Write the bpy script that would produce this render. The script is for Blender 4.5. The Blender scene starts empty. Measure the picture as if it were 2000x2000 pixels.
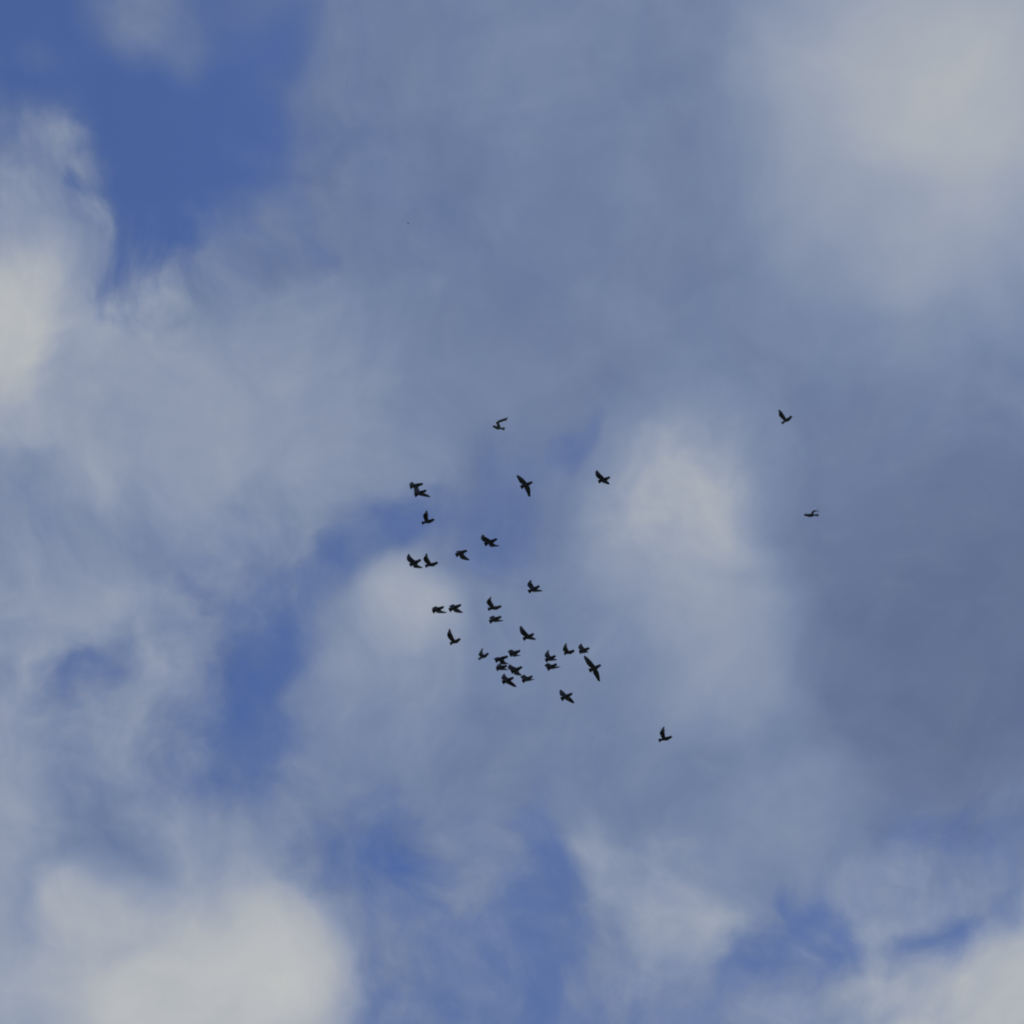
import bpy, bmesh, math
import numpy as np
from mathutils import Vector

sc = bpy.context.scene
R = math.radians

# ------------------------------------------------------------------ camera
EYE = Vector((0.0, 0.0, 1.65))
ELEV = R(62.0)                       # looking up at the flock
LENS, SENSOR = 100.0, 36.0
cam_data = bpy.data.cameras.new('camera')
cam_data.lens = LENS
cam_data.sensor_width = SENSOR
cam_data.clip_start = 0.1
cam_data.clip_end = 20000.0
cam = bpy.data.objects.new('camera', cam_data)
cam.location = EYE
cam.rotation_euler = (R(90) + ELEV, 0.0, 0.0)
sc.collection.objects.link(cam)
sc.camera = cam
FWD = Vector((0, math.cos(ELEV), math.sin(ELEV)))
RIGHT = Vector((1, 0, 0))
UP = Vector((0, -math.sin(ELEV), math.cos(ELEV)))
K = SENSOR / LENS / 2000.0           # tangent per pixel of the 2000 px photograph

def ray(px, py):
    return (FWD + RIGHT * ((px - 1000) * K) + UP * ((1000 - py) * K))

# ------------------------------------------------------------------ sun, exposure
SUN_EL, SUN_AZ = R(58), R(80)        # azimuth clockwise from the viewing direction (+Y)
sun_data = bpy.data.lights.new('sun', 'SUN')
sun_data.energy = 2.6
sun_data.angle = R(0.53)
sun_data.color = (1.0, 0.95, 0.88)
sun = bpy.data.objects.new('sun', sun_data)
to_sun = Vector((math.sin(SUN_AZ) * math.cos(SUN_EL), math.cos(SUN_AZ) * math.cos(SUN_EL), math.sin(SUN_EL)))
sun.rotation_euler = to_sun.to_track_quat('Z', 'Y').to_euler()
sun.location = to_sun * 200
sc.collection.objects.link(sun)

sc.view_settings.view_transform = 'Standard'
sc.view_settings.look = 'None'
sc.view_settings.exposure = 0.0
sc.view_settings.gamma = 1.0
sc.view_settings.use_curve_mapping = False
sc.cycles.filter_width = 2.0
sc.cycles.use_adaptive_sampling = True
sc.cycles.adaptive_threshold = 0.02
sc.cycles.adaptive_min_samples = 12

# ------------------------------------------------------------------ sky with a broken cloud layer
# The clouds live on a flat layer overhead: a direction d meets it at (dx/dz, dy/dz).
def layer_point(px, py):
    d = ray(px, py)
    return np.array((d.x / d.z, d.y / d.z))

world = bpy.data.worlds.new('World')
sc.world = world
world.use_nodes = True
nt = world.node_tree
nt.nodes.clear()
N, L = nt.nodes.new, nt.links.new
STRENGTH = 0.1

def lin(c):
    c = c / 255.0
    return c / 12.92 if c <= 0.04045 else ((c + 0.055) / 1.055) ** 2.4

def rgb(r, g, b, s=1.0):
    return (lin(r) * s, lin(g) * s, lin(b) * s, 1.0)

out = N('ShaderNodeOutputWorld')
bg = N('ShaderNodeBackground')
bg.inputs['Strength'].default_value = STRENGTH
L(bg.outputs[0], out.inputs['Surface'])
sky = N('ShaderNodeTexSky')
sky.sky_type = 'NISHITA'
sky.sun_disc = False
sky.sun_elevation = SUN_EL
sky.sun_rotation = SUN_AZ
sky.altitude = 100
sky.air_density = 1.0
sky.dust_density = 0.6
sky.ozone_density = 2.2

tc = N('ShaderNodeTexCoord')
sep = N('ShaderNodeSeparateXYZ')
L(tc.outputs['Generated'], sep.inputs[0])

def math_node(op, a, b=None, c=None, clamp=False):
    n = N('ShaderNodeMath'); n.operation = op; n.use_clamp = clamp
    for i, v in enumerate((a, b, c)):
        if v is None: continue
        if isinstance(v, (int, float)): n.inputs[i].default_value = v
        else: L(v, n.inputs[i])
    return n.outputs[0]

def vec_node(op, a, b=None, c=None):
    n = N('ShaderNodeVectorMath'); n.operation = op
    for i, v in enumerate((a, b, c)):
        if v is None: continue
        if isinstance(v, tuple): n.inputs[i].default_value = v
        else: L(v, n.inputs[i])
    return n.outputs[0]

zc = math_node('MAXIMUM', sep.outputs['Z'], 0.06)
comb = N('ShaderNodeCombineXYZ')
L(math_node('DIVIDE', sep.outputs['X'], zc), comb.inputs[0])
L(math_node('DIVIDE', sep.outputs['Y'], zc), comb.inputs[1])
P = comb.outputs[0]

def noise(vec, scale, detail, rough, offset=(0, 0, 0), distortion=0.0):
    n = N('ShaderNodeTexNoise')
    n.noise_dimensions = '2D'
    n.inputs['Scale'].default_value = scale
    n.inputs['Detail'].default_value = detail
    n.inputs['Roughness'].default_value = rough
    n.inputs['Distortion'].default_value = distortion
    L(vec_node('ADD', vec, offset), n.inputs['Vector'])
    return n

def warp(vec, scale, detail, amount, offset):
    n = noise(vec, scale, detail, 0.48, offset)
    centred = vec_node('SUBTRACT', n.outputs['Color'], (0.5, 0.5, 0.5))
    return vec_node('MULTIPLY_ADD', centred, (amount, amount, 0.0), vec)

PXU = 0.2045 / 1000                  # layer units per photograph pixel near the view centre
Ps = warp(P, 1 / (420 * PXU), 2.0, 200 * PXU, (3.1, 7.7, 1.3))       # broad, smooth banks
Pw = warp(Ps, 1 / (120 * PXU), 4.0, 130 * PXU, (11.3, 2.2, 5.1))      # torn, wispy edges

# field = (cover, brightness, wispiness)
base_n = noise(Ps, 5.0, 4.0, 0.5, (0.4, 0.9, 0.0))
base_m = noise(Ps, 6.0, 4.0, 0.5, (5.4, 3.9, 0.0))
base = N('ShaderNodeCombineXYZ')
mr = N('ShaderNodeMapRange'); L(base_n.outputs['Fac'], mr.inputs[0])
mr.interpolation_type = 'SMOOTHSTEP'
mr.inputs[1].default_value = 0.30; mr.inputs[2].default_value = 0.54
mr.inputs[3].default_value = 0.05; mr.inputs[4].default_value = 0.97
L(mr.outputs[0], base.inputs[0])
mr = N('ShaderNodeMapRange'); L(base_m.outputs['Fac'], mr.inputs[0])
mr.interpolation_type = 'SMOOTHSTEP'
mr.inputs[1].default_value = 0.42; mr.inputs[2].default_value = 0.70
mr.inputs[3].default_value = 0.14; mr.inputs[4].default_value = 0.85
L(mr.outputs[0], base.inputs[1])
base.inputs[2].default_value = 0.28
field = base.outputs[0]

def patch(x, y, rx, ry, rot, core, cover, bright, wisp, op=1.0):
    """A bank of cloud (or a gap) on the layer: an ellipse round the sky point seen at (x, y)."""
    global field
    c = layer_point(x, y)
    J = np.column_stack(((layer_point(x + 4, y) - layer_point(x - 4, y)) / 8,
                         (layer_point(x, y + 4) - layer_point(x, y - 4)) / 8))
    a = R(rot)
    Rm = np.array(((math.cos(a), -math.sin(a)), (math.sin(a), math.cos(a))))
    U, S, _ = np.linalg.svd(J @ Rm @ np.diag((rx, ry)))
    if np.linalg.det(U) < 0: U[:, 1] *= -1
    m = N('ShaderNodeMapping'); m.vector_type = 'TEXTURE'
    m.inputs['Location'].default_value = (c[0], c[1], 0)
    m.inputs['Rotation'].default_value = (0, 0, math.atan2(U[1, 0], U[0, 0]))
    m.inputs['Scale'].default_value = (S[0], S[1], 1)
    L(Pw if wisp >= 0.3 else Ps, m.inputs['Vector'])
    g = N('ShaderNodeTexGradient'); g.gradient_type = 'SPHERICAL'
    L(m.outputs[0], g.inputs[0])
    r = N('ShaderNodeMapRange'); r.interpolation_type = 'SMOOTHSTEP'
    L(g.outputs['Fac'], r.inputs[0])
    r.inputs[1].default_value = 0.0; r.inputs[2].default_value = max(0.02, 1 - core)
    r.inputs[3].default_value = 0.0; r.inputs[4].default_value = op
    mx = N('ShaderNodeMix'); mx.data_type = 'VECTOR'
    L(r.outputs[0], mx.inputs[0]); L(field, mx.inputs[4])
    mx.inputs[5].default_value = (cover, bright, wisp)
    field = mx.outputs[1]

#      x     y    rx   ry  rot core cov  lum wisp op
PATCHES = [
    # wide grey sheet over the right and the middle
    (1000, 1050, 1450, 1450, 0, .50, .84, .22, .20, 1),
    (1250, 450, 1000, 900, 0, .35, .88, .18, .10, 1),
    (850, 300, 420, 520, 10, .20, .74, .17, .20, .9),
    (1050, 150, 400, 300, 0, .10, .85, .24, .10, .6),
    (1880, 1270, 640, 640, 0, .15, .96, .02, .05, 1),
    (1250, 1500, 560, 420, 0, .20, .84, .20, .15, .9),
    # lilac bank on the left
    (350, 820, 640, 420, 5, .30, .95, .38, .25, 1),
    (250, 1350, 520, 520, 0, .30, .85, .37, .38, 1),
    (450, 1300, 260, 460, 14, .15, .60, .27, .42, .9),
    (330, 1180, 130, 200, 0, .1, .85, .36, .4, .7),
    (150, 760, 330, 320, 0, .10, .97, .47, .25, .8),
    # deep blue upper left
    (40, 50, 420, 300, 20, .35, .04, .15, .25, 1),
    (340, 300, 310, 330, 0, .30, .0, .15, .32, 1),
    (510, 150, 190, 290, 12, .15, .08, .15, .28, 1),
    (370, 480, 190, 150, -30, .10, .10, .25, .65, 1),
    (235, 550, 90, 120, 0, .20, .10, .3, .60, 1),
    (450, 0, 160, 70, 0, .3, .3, .16, .12, 1),
    (320, 40, 180, 130, 38, .2, .60, .22, .28, 1),
    (390, 120, 80, 100, 0, .1, .48, .2, .15, .8),
    (640, 180, 150, 280, 15, .1, .62, .15, .3, .7),
    (560, 470, 120, 70, -30, .1, .5, .12, .4, .7),
    (60, 120, 200, 60, 0, .1, .18, .2, .3, .6),
    # cumulus at the left edge
    (95, 340, 170, 150, 15, .25, .72, .32, .50, 1),
    (20, 400, 120, 130, 0, .1, .85, .34, .4, .8),
    (175, 440, 75, 55, 0, .20, .75, .38, .6, .9),
    (155, 385, 60, 40, 20, .1, .35, .25, .5, .8),
    (50, 660, 260, 310, 0, .15, .97, .47, .25, 1),
    (-10, 640, 200, 250, 0, .15, 1.0, .82, .30, .95),
    (310, 590, 200, 110, 0, .10, .90, .42, .75, .95),
    (450, 810, 400, 200, 0, .1, .97, .42, .10, .8),
    (60, 960, 190, 120, -20, .1, .85, .30, .3, .6),
    # white top right
    (1860, 200, 600, 680, 0, .10, 1.0, .46, .05, 1),
    (1860, 170, 460, 560, 0, .1, 1.0, .66, .06, .9),
    (1720, 440, 280, 180, 0, .05, .97, .38, .05, .5),
    # gap in the middle
    (1000, 960, 200, 180, 0, .1, .60, .15, .2, .9),
    (1115, 880, 50, 95, 18, .05, .42, .15, .35, .7),
    (970, 1060, 160, 130, 0, .1, .48, .15, .25, .9),
    (790, 1030, 190, 95, -10, .1, .34, .15, .35, 1),
    (660, 1130, 150, 80, -42, .15, .26, .15, .40, 1),
    (580, 1230, 105, 130, 25, .1, .20, .15, .40, 1),
    (510, 1350, 140, 280, 12, .15, .10, .15, .36, 1),
    (490, 1550, 140, 190, 0, .1, .35, .18, .35, .9),
    # puff under the gap
    (740, 1280, 230, 210, -20, .35, .92, .36, .2, 1),
    (800, 1190, 150, 110, -15, .25, .98, .52, .2, 1),
    (700, 1430, 240, 180, 0, .1, .80, .27, .15, .7),
    # puff right of the flock
    (1330, 1060, 310, 390, 0, .15, .95, .38, .15, 1),
    (1335, 1010, 210, 210, 25, .05, 1.0, .66, .5, 1),
    (1350, 1190, 260, 260, 0, .05, 1.0, .48, .2, .8),
    (1440, 1310, 220, 220, 0, .1, .95, .40, .08, .7),
    (1560, 1600, 200, 220, 0, .1, .92, .31, .1, .8),
    # small gaps on the left
    (130, 1310, 65, 120, 25, .05, .38, .2, .4, .9),
    (195, 1275, 70, 120, 20, .15, .55, .25, .3, .8),
    (410, 1150, 80, 120, -30, .15, .45, .25, .45, .85),
    (550, 1150, 70, 70, 0, .1, .5, .25, .4, .6),
    (190, 1640, 170, 220, 10, .1, .66, .22, .25, .9),
    (70, 1820, 55, 130, 25, .15, .62, .25, .25, .8),
    (10, 1640, 150, 360, 0, .1, .95, .46, .15, .9),
    (300, 1280, 160, 130, 0, .1, .9, .40, .3, .7),
    (130, 1170, 240, 140, -20, .1, .96, .46, .15, .8),
    # white lower left
    (430, 1720, 270, 190, 10, .2, .92, .42, .25, 1),
    (170, 1770, 140, 130, 0, .2, .98, .54, .25, 1),
    (360, 1960, 480, 290, 0, .30, 1.0, .74, .15, 1),
    (520, 1920, 240, 210, 0, .1, 1.0, .84, .12, .8),
    (20, 1960, 150, 170, 0, .1, .98, .50, .15, .8),
    # blue along the bottom
    (670, 1700, 150, 140, 0, .1, .48, .2, .3, .9),
    (800, 1660, 130, 230, -20, .05, .20, .2, .42, 1),
    (890, 1790, 100, 130, -25, .1, .32, .2, .35, .8),
    (1080, 1730, 105, 250, -4, .05, .28, .2, .4, 1),
    (970, 1900, 340, 260, 0, .15, .44, .26, .44, 1),
    (1040, 1880, 110, 260, 6, .1, .26, .22, .32, .95),
    (900, 1900, 60, 160, 0, .05, .62, .30, .4, .7),
    (770, 1880, 110, 190, 10, .1, .58, .28, .42, .8),
    (940, 1700, 90, 170, -6, .1, .74, .30, .3, .9),
    # puff bottom right of the middle
    (1290, 1760, 240, 230, 20, .25, .90, .38, .3, 1),
    (1330, 1790, 130, 110, 0, .1, .98, .50, .3, .9),
    (1180, 1670, 90, 130, 0, .1, .9, .40, .25, .8),
    (1230, 1930, 190, 130, 0, .1, .75, .33, .4, .8),
    # lower right
    (1850, 1650, 300, 160, -18, .05, .58, .15, .40, .85),
    (1590, 1810, 130, 140, 0, .1, .32, .2, .45, 1),
    (1480, 1860, 110, 100, -30, .1, .40, .2, .45, .9),
    (1850, 1830, 240, 100, -22, .05, .50, .18, .55, .95),
    (1750, 1710, 200, 90, -32, .1, .84, .34, .45, .9),
    (1910, 1730, 140, 60, -28, .1, .80, .30, .45, .8),
    (1740, 1930, 230, 100, -10, .2, .94, .50, .4, 1),
    (2010, 1940, 250, 200, -30, .2, 1.0, .72, .25, 1),
    (1560, 1970, 200, 110, 0, .1, .72, .38, .4, .9),
]
for p in PATCHES:
    patch(*p)

f = N('ShaderNodeSeparateXYZ'); L(field, f.inputs[0])
streak = N('ShaderNodeMapping')           # the wind combs the torn parts into long streaks
streak.inputs['Rotation'].default_value = (0, 0, R(-18)); streak.inputs['Scale'].default_value = (1.0, 0.55, 1.0)
L(Ps, streak.inputs['Vector'])
d1 = noise(streak.outputs[0], 1 / (130 * PXU), 7.0, 0.60, (1.7, 4.2, 0.6))
d2 = noise(Ps, 1 / (200 * PXU), 5.0, 0.55, (8.7, 6.2, 3.6))
n1 = math_node('SUBTRACT', d1.outputs['Fac'], 0.5)
n2 = math_node('SUBTRACT', d2.outputs['Fac'], 0.5)
wisp = f.outputs[2]
# edges are torn most where the layer is half open
c0 = f.outputs[0]
half = math_node('MULTIPLY', math_node('MULTIPLY', c0, math_node('SUBTRACT', 1.04, c0)), 4.0)
tear = math_node('MULTIPLY', math_node('MULTIPLY_ADD', half, 0.8, 0.2), math_node('MULTIPLY_ADD', wisp, 2.25, 0.08))
cover = math_node('MULTIPLY_ADD', n1, tear, c0, clamp=True)
lump = N('ShaderNodeTexVoronoi')          # rounded heads of the cumulus
lump.voronoi_dimensions = '2D'; lump.feature = 'SMOOTH_F1'
lump.inputs['Scale'].default_value = 1 / (115 * PXU); lump.inputs['Detail'].default_value = 2.0
lump.inputs['Roughness'].default_value = 0.5; lump.inputs['Smoothness'].default_value = 0.9
L(Pw, lump.inputs['Vector'])
n3 = math_node('SUBTRACT', 0.42, lump.outputs['Distance'])
both_n = math_node('MULTIPLY_ADD', n3, 0.40, math_node('MULTIPLY_ADD', n1, 0.45, n2))
bright = math_node('MULTIPLY_ADD', both_n, math_node('MULTIPLY_ADD', wisp, 0.58, 0.07), f.outputs[1], clamp=True)

cl = N('ShaderNodeValToRGB')
L(bright, cl.inputs[0])
e = cl.color_ramp.elements
e[0].position = 0.0; e[0].color = rgb(98, 112, 144)
e[1].position = 1.0; e[1].color = rgb(200, 200, 198)
for pos, c in ((.22, (122, 137, 164)), (.45, (150, 160, 180)), (.68, (176, 181, 187))):
    k = e.new(pos); k.color = rgb(*c)
cl_out = vec_node('SCALE', cl.outputs[0]); cl_out.node.inputs['Scale'].default_value = 1 / STRENGTH
cs = N('ShaderNodeMapRange'); cs.interpolation_type = 'LINEAR'
L(cover, cs.inputs[0]); cs.inputs[1].default_value = 0.02; cs.inputs[2].default_value = 1.0
cover = cs.outputs[0]
blue = vec_node('MULTIPLY', sky.outputs[0], (0.62, 0.74, 1.07))     # the camera's colour balance
fin = N('ShaderNodeMix'); fin.data_type = 'RGBA'
L(cover, fin.inputs[0])
L(blue, fin.inputs[6])
L(cl_out, fin.inputs[7])
L(fin.outputs[2], bg.inputs['Color'])
world.cycles.sampling_method = 'MANUAL'
world.cycles.sample_map_resolution = 512

# ------------------------------------------------------------------ ground (behind and below the viewer)
def new_mat(name):
    m = bpy.data.materials.new(name); m.use_nodes = True
    return m, m.node_tree, m.node_tree.nodes['Principled BSDF']

gm, gt, gb = new_mat('meadow')
gn = gt.nodes.new('ShaderNodeTexNoise'); gn.inputs['Scale'].default_value = 0.35; gn.inputs['Detail'].default_value = 8
gc = gt.nodes.new('ShaderNodeTexCoord'); gt.links.new(gc.outputs['Object'], gn.inputs['Vector'])
gr = gt.nodes.new('ShaderNodeValToRGB')
gr.color_ramp.elements[0].position = 0.35; gr.color_ramp.elements[0].color = (0.035, 0.050, 0.018, 1)
gr.color_ramp.elements[1].position = 0.70; gr.color_ramp.elements[1].color = (0.075, 0.080, 0.035, 1)
gt.links.new(gn.outputs['Fac'], gr.inputs[0]); gt.links.new(gr.outputs[0], gb.inputs['Base Color'])
gb.inputs['Roughness'].default_value = 0.95
gme = bpy.data.meshes.new('ground')
seg = 64
vs = [(0, 0, 0)] + [(6000 * math.cos(2 * math.pi * i / seg), 6000 * math.sin(2 * math.pi * i / seg), 0) for i in range(seg)]
gme.from_pydata(vs, [], [(0, 1 + i, 1 + (i + 1) % seg) for i in range(seg)])
gme.materials.append(gm)
ground = bpy.data.objects.new('ground', gme)
ground['kind'] = 'structure'
sc.collection.objects.link(ground)

# ------------------------------------------------------------------ birds
bm_, bt, bb = new_mat('slate_plumage')
oc = bt.nodes.new('ShaderNodeTexCoord')
bn = bt.nodes.new('ShaderNodeTexNoise'); bn.inputs['Scale'].default_value = 22; bn.inputs['Detail'].default_value = 5
bt.links.new(oc.outputs['Object'], bn.inputs['Vector'])
oi = bt.nodes.new('ShaderNodeObjectInfo')
br = bt.nodes.new('ShaderNodeValToRGB')
br.color_ramp.elements[0].position = 0.3; br.color_ramp.elements[0].color = (0.013, 0.015, 0.027, 1)
br.color_ramp.elements[1].position = 0.75; br.color_ramp.elements[1].color = (0.065, 0.070, 0.098, 1)
ad = bt.nodes.new('ShaderNodeMath'); ad.operation = 'MULTIPLY_ADD'
bt.links.new(oi.outputs['Random'], ad.inputs[0]); ad.inputs[1].default_value = 0.25
bt.links.new(bn.outputs['Fac'], ad.inputs[2])
bt.links.new(ad.outputs[0], br.inputs[0])
tone = bt.nodes.new('ShaderNodeVectorMath'); tone.operation = 'MULTIPLY'      # each bird's own shade
bt.links.new(br.outputs[0], tone.inputs[0]); bt.links.new(oi.outputs['Color'], tone.inputs[1])
bt.links.new(tone.outputs[0], bb.inputs['Base Color'])
bb.inputs['Roughness'].default_value = 0.75
bb.inputs['Specular IOR Level'].default_value = 0.25
plumage = bm_

BODY, ARM, HAND = 0.325, 0.125, 0.215

def ring_loft(bm, rings):
    """closed skin through rings of points (each the same count)"""
    vr = [[bm.verts.new(p) for p in r] for r in rings]
    n = len(vr[0])
    for a, b in zip(vr, vr[1:]):
        for i in range(n):
            bm.faces.new((a[i], a[(i + 1) % n], b[(i + 1) % n], b[i]))
    bm.faces.new(list(reversed(vr[0]))); bm.faces.new(vr[-1])

def bezier(p0, p1, p2, p3, t):
    s = 1 - t
    return p0 * s**3 + p1 * 3 * s * s * t + p2 * 3 * s * t * t + p3 * t**3

def make_bird(label, dist, head, tail, wings, size=1.08, fat=1.0, pitch=0.0, chord=1.0):
    """head/tail and per wing (wrist, tip, side): points in the picture; depth comes from the fixed bone lengths.
    side +1: the wing lifts away from the viewer, -1: towards the viewer."""
    m_px = dist * K                              # metres per pixel at that distance
    cx, cy = (head[0] + tail[0]) / 2, (head[1] + tail[1]) / 2
    def flat(p): return Vector(((p[0] - cx) * m_px, (cy - p[1]) * m_px, 0.0))   # x right, y up, z away
    def solve(origin, p, length, sign):
        q = flat(p); dx, dy = q.x - origin.x, q.y - origin.y
        dz = math.sqrt(max(length * length - dx * dx - dy * dy, (0.12 * length) ** 2))
        return Vector((q.x, q.y, origin.z + sign * dz))
    h, t = flat(head), flat(tail)
    d2 = (h - t).length
    bl = max(BODY * size, d2 * 1.01)
    dz = math.sqrt(max(bl * bl - d2 * d2, 0)) * (1 if pitch >= 0 else -1) * min(1, abs(pitch))
    h.z += dz / 2; t.z -= dz / 2
    axis = (h - t).normalized(); blen = (h - t).length
    root = h.lerp(t, 0.49 if wings[1][2] < 0 else 0.43)
    joints = []
    for (wr, tp, s1, s2) in wings:
        w = solve(root, wr, ARM * size, s1)
        joints.append((w, solve(w, tp, HAND * size, s2)))
    lat = (joints[0][0] - joints[1][0])
    lat = lat - axis * lat.dot(axis)
    if lat.length < 0.03:
        lat = Vector((0, 0, 1)) - axis * axis.z
    lat.normalize()
    dor = axis.cross(lat).normalized()
    if (joints[0][1] + joints[1][1] - root * 2).dot(dor) < 0: dor = -dor
    profile = wings[1][2] < 0
    tl, td = lat, dor
    if profile:                                  # the steering tail is twisted a little towards the viewer
        tl, td = (lat * 0.80 + dor * 0.60), (dor * 0.80 - lat * 0.60)
    bm = bmesh.new()
    # body: beak, head, neck, breast, rump, fanned tail
    prof = [(0.0, .004, .004), (.03, .008, .008), (.06, .019, .020), (.10, .027, .028), (.15, .029, .030), (.20, .027, .028),
            (.27, .031, .032), (.35, .037, .038), (.44, .039, .040), (.53, .036, .037), (.62, .031, .031), (.70, .028, .024),
            (.77, .030, .017), (.86, .040, .012), (.95, .050, .009), (1.0, .045, .007)]
    rings = []
    for u, a, b in prof:
        c = h.lerp(t, u) + dor * (0.010 * math.exp(-((u - .12) / .09) ** 2)) - dor * (0.006 * math.exp(-((u - .42) / .15) ** 2))
        a *= fat * size; b *= fat * size
        w_ = min(max((u - .55) / .3, 0), 1)
        la, do = lat.lerp(tl, w_), dor.lerp(td, w_)
        rings.append([c + la * (a * math.cos(k * math.pi / 6)) + do * (b * math.sin(k * math.pi / 6)) for k in range(12)])
    ring_loft(bm, rings)
    # wings: leading edge shoulder - wrist - tip, feathers trailing towards the tail
    for i, (w, p) in enumerate(joints):
        sgn = 1 if i == 0 else -1
        s0 = root + lat * (0.020 * sgn) + dor * 0.012
        pts = []
        for k in range(6):
            pts.append(s0.lerp(w, k / 6))
        for k in range(11):
            q = k / 10
            pts.append(bezier(w, w + (w - s0).normalized() * 0.045 + (p - w) * 0.15, w.lerp(p, .62) + axis * 0.012, p, q))
        # chord lengths along the leading edge
        n = len(pts)
        rings = []
        for k, c in enumerate(pts):
            u = k / (n - 1)
            a_ = pts[max(k - 1, 0)]; b_ = pts[min(k + 1, n - 1)]
            span = (b_ - a_).normalized()
            back = -axis
            ch = (back - span * back.dot(span) * (0.75 if (profile or i == 0) else 0.5))
            if ch.length < 1e-3: ch = back.copy()
            ch.normalize()
            up = span.cross(ch)
            up = up.normalized() if up.length > 1e-4 else dor.copy()
            full = chord * (0.088 if profile else 0.108)
            if u < 0.36: cl_ = full * (0.80 + 0.20 * u / 0.36)
            else:
                v = (u - 0.36) / 0.64
                cl_ = full * (1 - v) ** 0.52 * (1 - 0.12 * v) + 0.018 * v
            cl_ *= size
            th = (0.018 - 0.006 * u)
            camber = 0.012 * (1 - 0.5 * u)
            ring = []
            for (xx, yy) in ((-.06, 0), (.10, .5), (.35, .5), (.7, .34), (1.0, .24), (1.0, -.24), (.7, -.34), (.35, -.5), (.10, -.5)):
                ring.append(c + ch * (cl_ * xx) + up * (th * yy) + dor * (camber * (1 - (2 * xx - 1) ** 2)))
            rings.append(ring)
        ring_loft(bm, rings)
    bmesh.ops.recalc_face_normals(bm, faces=bm.faces)
    # picture frame -> world frame
    centre = EYE + ray(cx, cy) * dist
    for v in bm.verts:
        c = v.co.copy()
        v.co = RIGHT * c.x + UP * c.y + FWD * c.z
    raw = bpy.data.meshes.new('bird_raw')
    bm.to_mesh(raw); bm.free()
    o = bpy.data.objects.new('bird', raw)
    o.location = centre
    sc.collection.objects.link(o)
    md = o.modifiers.new('skin', 'REMESH'); md.mode = 'VOXEL'; md.voxel_size = 0.0055 * max(size, 0.6)
    sm = o.modifiers.new('soft', 'SMOOTH'); sm.factor = 0.5; sm.iterations = 3
    dg = bpy.context.evaluated_depsgraph_get()
    me = bpy.data.meshes.new_from_object(o.evaluated_get(dg))
    me.name = 'bird'
    o.modifiers.clear()
    o.data = me
    bpy.data.meshes.remove(raw)
    me.materials.clear(); me.materials.append(plumage)
    for p_ in me.polygons: p_.use_smooth = True
    o['label'] = label
    o['category'] = 'bird'
    o['group'] = 'birds of the flock against the clouds'
    return o

def pair(wr, tp):
    """profile view: the far wing overlaps the near one"""
    return [(wr, tp, 1, 1), ((wr[0] - 1.5, wr[1] + 1.0), (tp[0] - 1.0, tp[1] + 4.0), -1, -1)]

def both(wl, tl, wr, tr, a=(1, 1), b=(1, 1)):
    return [(wl, tl) + a, (wr, tr) + b]

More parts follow.
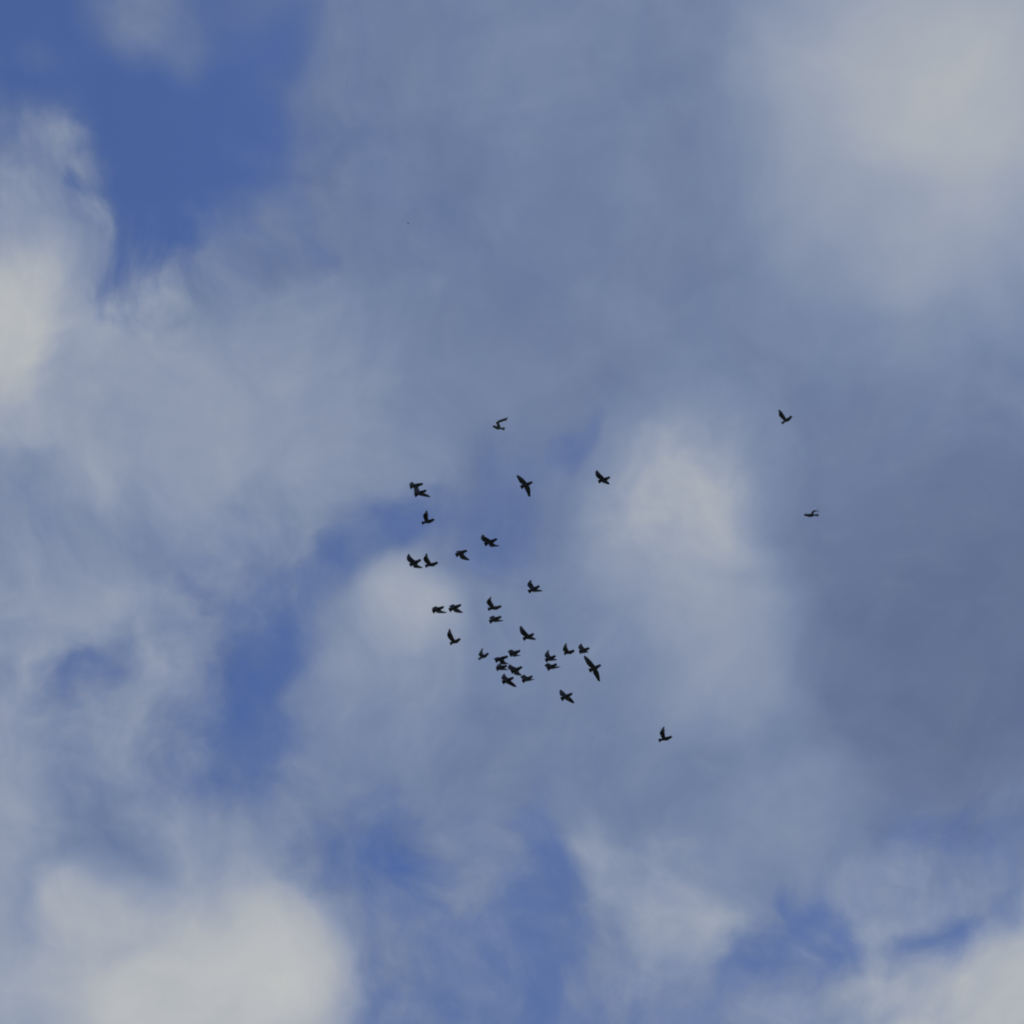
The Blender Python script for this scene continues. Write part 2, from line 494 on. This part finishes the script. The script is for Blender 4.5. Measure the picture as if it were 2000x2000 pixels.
BIRDS = [
    # label, distance, head, tail, wings
    ('bird with raised wings, upper of the overlapping pair at the flock\'s upper left', 61.5,
     (827, 944.5), (800.5, 951.5), both((809, 944.5), (804.5, 940.5), (818, 955), (819, 963))),
    ('bird with a long lower wing, lower of the overlapping pair at the flock\'s upper left', 60.0,
     (833.5, 957.5), (809.5, 967.5), both((818, 957), (812, 951), (829, 963.5), (840.5, 970))),
    ('bird in profile with wing straight up, just below the overlapping upper left pair', 60.5,
     (849.5, 1015), (823.5, 1022), pair((836, 1005.5), (834.3, 996.8))),
    ('small bird with one thin wing curving up, topmost near the flock\'s middle', 66.0,
     (961.5, 833), (986, 838), pair((969.8, 824.8), (991.5, 814.6))),
    ('large round-headed bird with both wings fully spread, upper part of the flock', 60.0,
     (1041, 941), (1017, 952), both((1023, 935.7), (1010.5, 927), (1034.9, 951.8), (1036, 970.4))),
    ('gliding bird beside the left edge of the bright white puff, right of the round-headed one', 61.0,
     (1192.3, 932), (1168.5, 941.2), both((1173.6, 926), (1166.4, 918), (1185.5, 938), (1192.3, 945.4))),
    ('greyish bird with wings raised in a V, upper of the two strays far right', 64.0,
     (1548, 813), (1526.7, 827), pair((1529.9, 807.3), (1523.6, 799))),
    ('small thin bird with nearly level body, lower of the two strays far right', 68.0,
     (1569.5, 1006.4), (1599, 1006), pair((1586, 999.7), (1599, 995.5))),
    ('spread bird, left one of the side by side pair at the flock\'s left', 61.0,
     (823, 1093), (800.2, 1104), both((804.3, 1089.5), (798, 1081.7), (816, 1103.5), (825.5, 1109.2))),
    ('bird with wing straight up, right one of the side by side pair at left', 59.5,
     (856.6, 1099.3), (830.2, 1106), pair((837.2, 1091), (833.6, 1081.2))),
    ('bird with four-pointed cross outline alone on blue sky left of the flock\'s centre', 61.0,
     (972, 1052.3), (946.3, 1063.6), both((949.4, 1049.2), (943.4, 1044), (965.9, 1063), (976.3, 1066.2))),
    ('stocky bird with a long lower wing, between the side by side pair and cross-shaped bird', 60.5,
     (913, 1074.5), (889.8, 1084.9), both((900.7, 1075.8), (892.4, 1076.6), (909, 1086.4), (917.3, 1094.2))),
    ('compact bird with bent wings on the white puff, left of two at the same height', 61.0,
     (867.8, 1184.8), (844.5, 1194.7), both((852.8, 1184.8), (847, 1187.5), (862, 1193), (872.4, 1197.3))),
    ('compact bird with bent wings on the white puff, right of two at the same height', 60.0,
     (901.4, 1180.7), (877, 1192), both((886.4, 1180.7), (882, 1184), (896.8, 1191), (904, 1197.3))),
    ('bird with one tall narrow wing upright, below the two compact birds on the white puff', 60.0,
     (900.4, 1248), (878.7, 1257.8), pair((883.3, 1239.2), (878.1, 1228.8))),
    ('bird in profile with raised wing, upper of two stacked in the flock\'s middle', 60.5,
     (980.6, 1184.7), (952.6, 1189.9), pair((960.1, 1174.3), (959.9, 1166))),
    ('flat stocky bird with short wings, lower of two stacked in the flock\'s middle', 60.5,
     (980, 1203.8), (955.7, 1214.7), both((965, 1203.3), (959, 1206), (976, 1211), (983.7, 1213.1))),
    ('bird with forked outline standing alone right of the stacked two, halfway down the flock', 61.0,
     (1054.9, 1144.2), (1032, 1156), both((1039.3, 1139.5), (1037.3, 1132.8), (1049.7, 1151.4), (1061, 1154.5))),
    ('slender-winged bird alone just above the dense cluster', 60.5,
     (1043.8, 1237.8), (1021.6, 1248.7), both((1025.7, 1231.6), (1017.4, 1222.8), (1039, 1244), (1048, 1250.2))),
    ('small bird with raised wing just left of the dense cluster', 65.0,
     (955.5, 1276), (934.5, 1287.7), pair((943, 1274), (943.2, 1266.7))),
    ('small bird at the top right of the dense cluster, wings half closed', 62.5,
     (1017, 1270.3), (995.4, 1279.7), both((1001, 1269.6), (996, 1271.7), (1010.6, 1279), (1017.8, 1281))),
    ('bird at the upper left of the dense cluster, its head reaching to the next bird', 61.0,
     (993, 1281.5), (967, 1291), both((974, 1284), (968.7, 1286.2), (987.4, 1293.5), (994, 1297.8))),
    ('bird at the lower left of the dense cluster, tucked under another', 62.0,
     (991, 1300), (969.3, 1307.2), both((979, 1299), (977, 1297), (986, 1306), (993.2, 1309.4))),
    ('bird in the middle of the dense cluster with its head pointing upper right', 60.0,
     (1020.7, 1302.2), (998.3, 1313), both((1001.9, 1301.4), (996, 1299), (1013.5, 1313), (1019.3, 1320.3))),
    ('bird at the bottom left of the dense cluster with wings spread in a cross', 60.0,
     (1004, 1323.2), (980.9, 1333.3), both((988.8, 1321.7), (985.2, 1317.4), (997.5, 1330.4), (1009.9, 1342.8))),
    ('short-winged bird at the bottom right of the dense cluster', 62.0,
     (1041, 1320.3), (1020, 1331.2), both((1025.5, 1318.8), (1022, 1322), (1038, 1326.8), (1044.6, 1328.3))),
    ('upper of the two overlapping birds right of the dense cluster, one wing raised', 62.0,
     (1086.2, 1280.6), (1065.2, 1290.7), both((1072.8, 1277.7), (1072.5, 1270.4), (1083.3, 1287), (1089, 1290))),
    ('lower of the two overlapping birds right of the dense cluster', 61.5,
     (1088.4, 1296.5), (1068.8, 1307.4), both((1072.7, 1296.0), (1069.8, 1298), (1087, 1302.3), (1095.6, 1303.8))),
    ('plump bird with a raised wing, left of the two above the fully spread lower bird', 61.5,
     (1123.2, 1271), (1101.4, 1277), pair((1108.3, 1265.4), (1107.2, 1257.4))),
    ('small four-pointed bird, right above the wing tip of the fully spread lower bird', 63.0,
     (1152.2, 1265.4), (1131.2, 1274), both((1138.8, 1262.5), (1136.2, 1258), (1146.4, 1272.6), (1151.4, 1274.8))),
    ('largest bird with long straight wings fully spread, at the lower right of the flock', 59.0,
     (1174.5, 1298.5), (1150.7, 1310.3), both((1155, 1291.5), (1142, 1280.6), (1168.8, 1312), (1172.8, 1332))),
    ('bird with slanting spread wings alone below the flock', 60.0,
     (1118.8, 1353.8), (1095.7, 1366), both((1102.9, 1353), (1095.5, 1348.5), (1113.8, 1362.5), (1123.2, 1374.8))),
    ('bird with upright wing, lowest of all, apart at the lower right', 60.5,
     (1313.7, 1439.2), (1286.2, 1446.4), pair((1297.9, 1429.3), (1299.2, 1420.5))),
]
for b in BIRDS:
    o = make_bird(*b, chord=0.62 if b[1] > 65.5 else 1.0)
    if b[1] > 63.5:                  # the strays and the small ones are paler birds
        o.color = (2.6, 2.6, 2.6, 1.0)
far = make_bird('tiny faint speck of a far-off bird, high above the flock on grey cloud', 480.0,
                (799.0, 435.8), (795.2, 436.6), both((797.4, 435.3), (797, 434.2), (797.8, 437.1), (799, 437.8)))
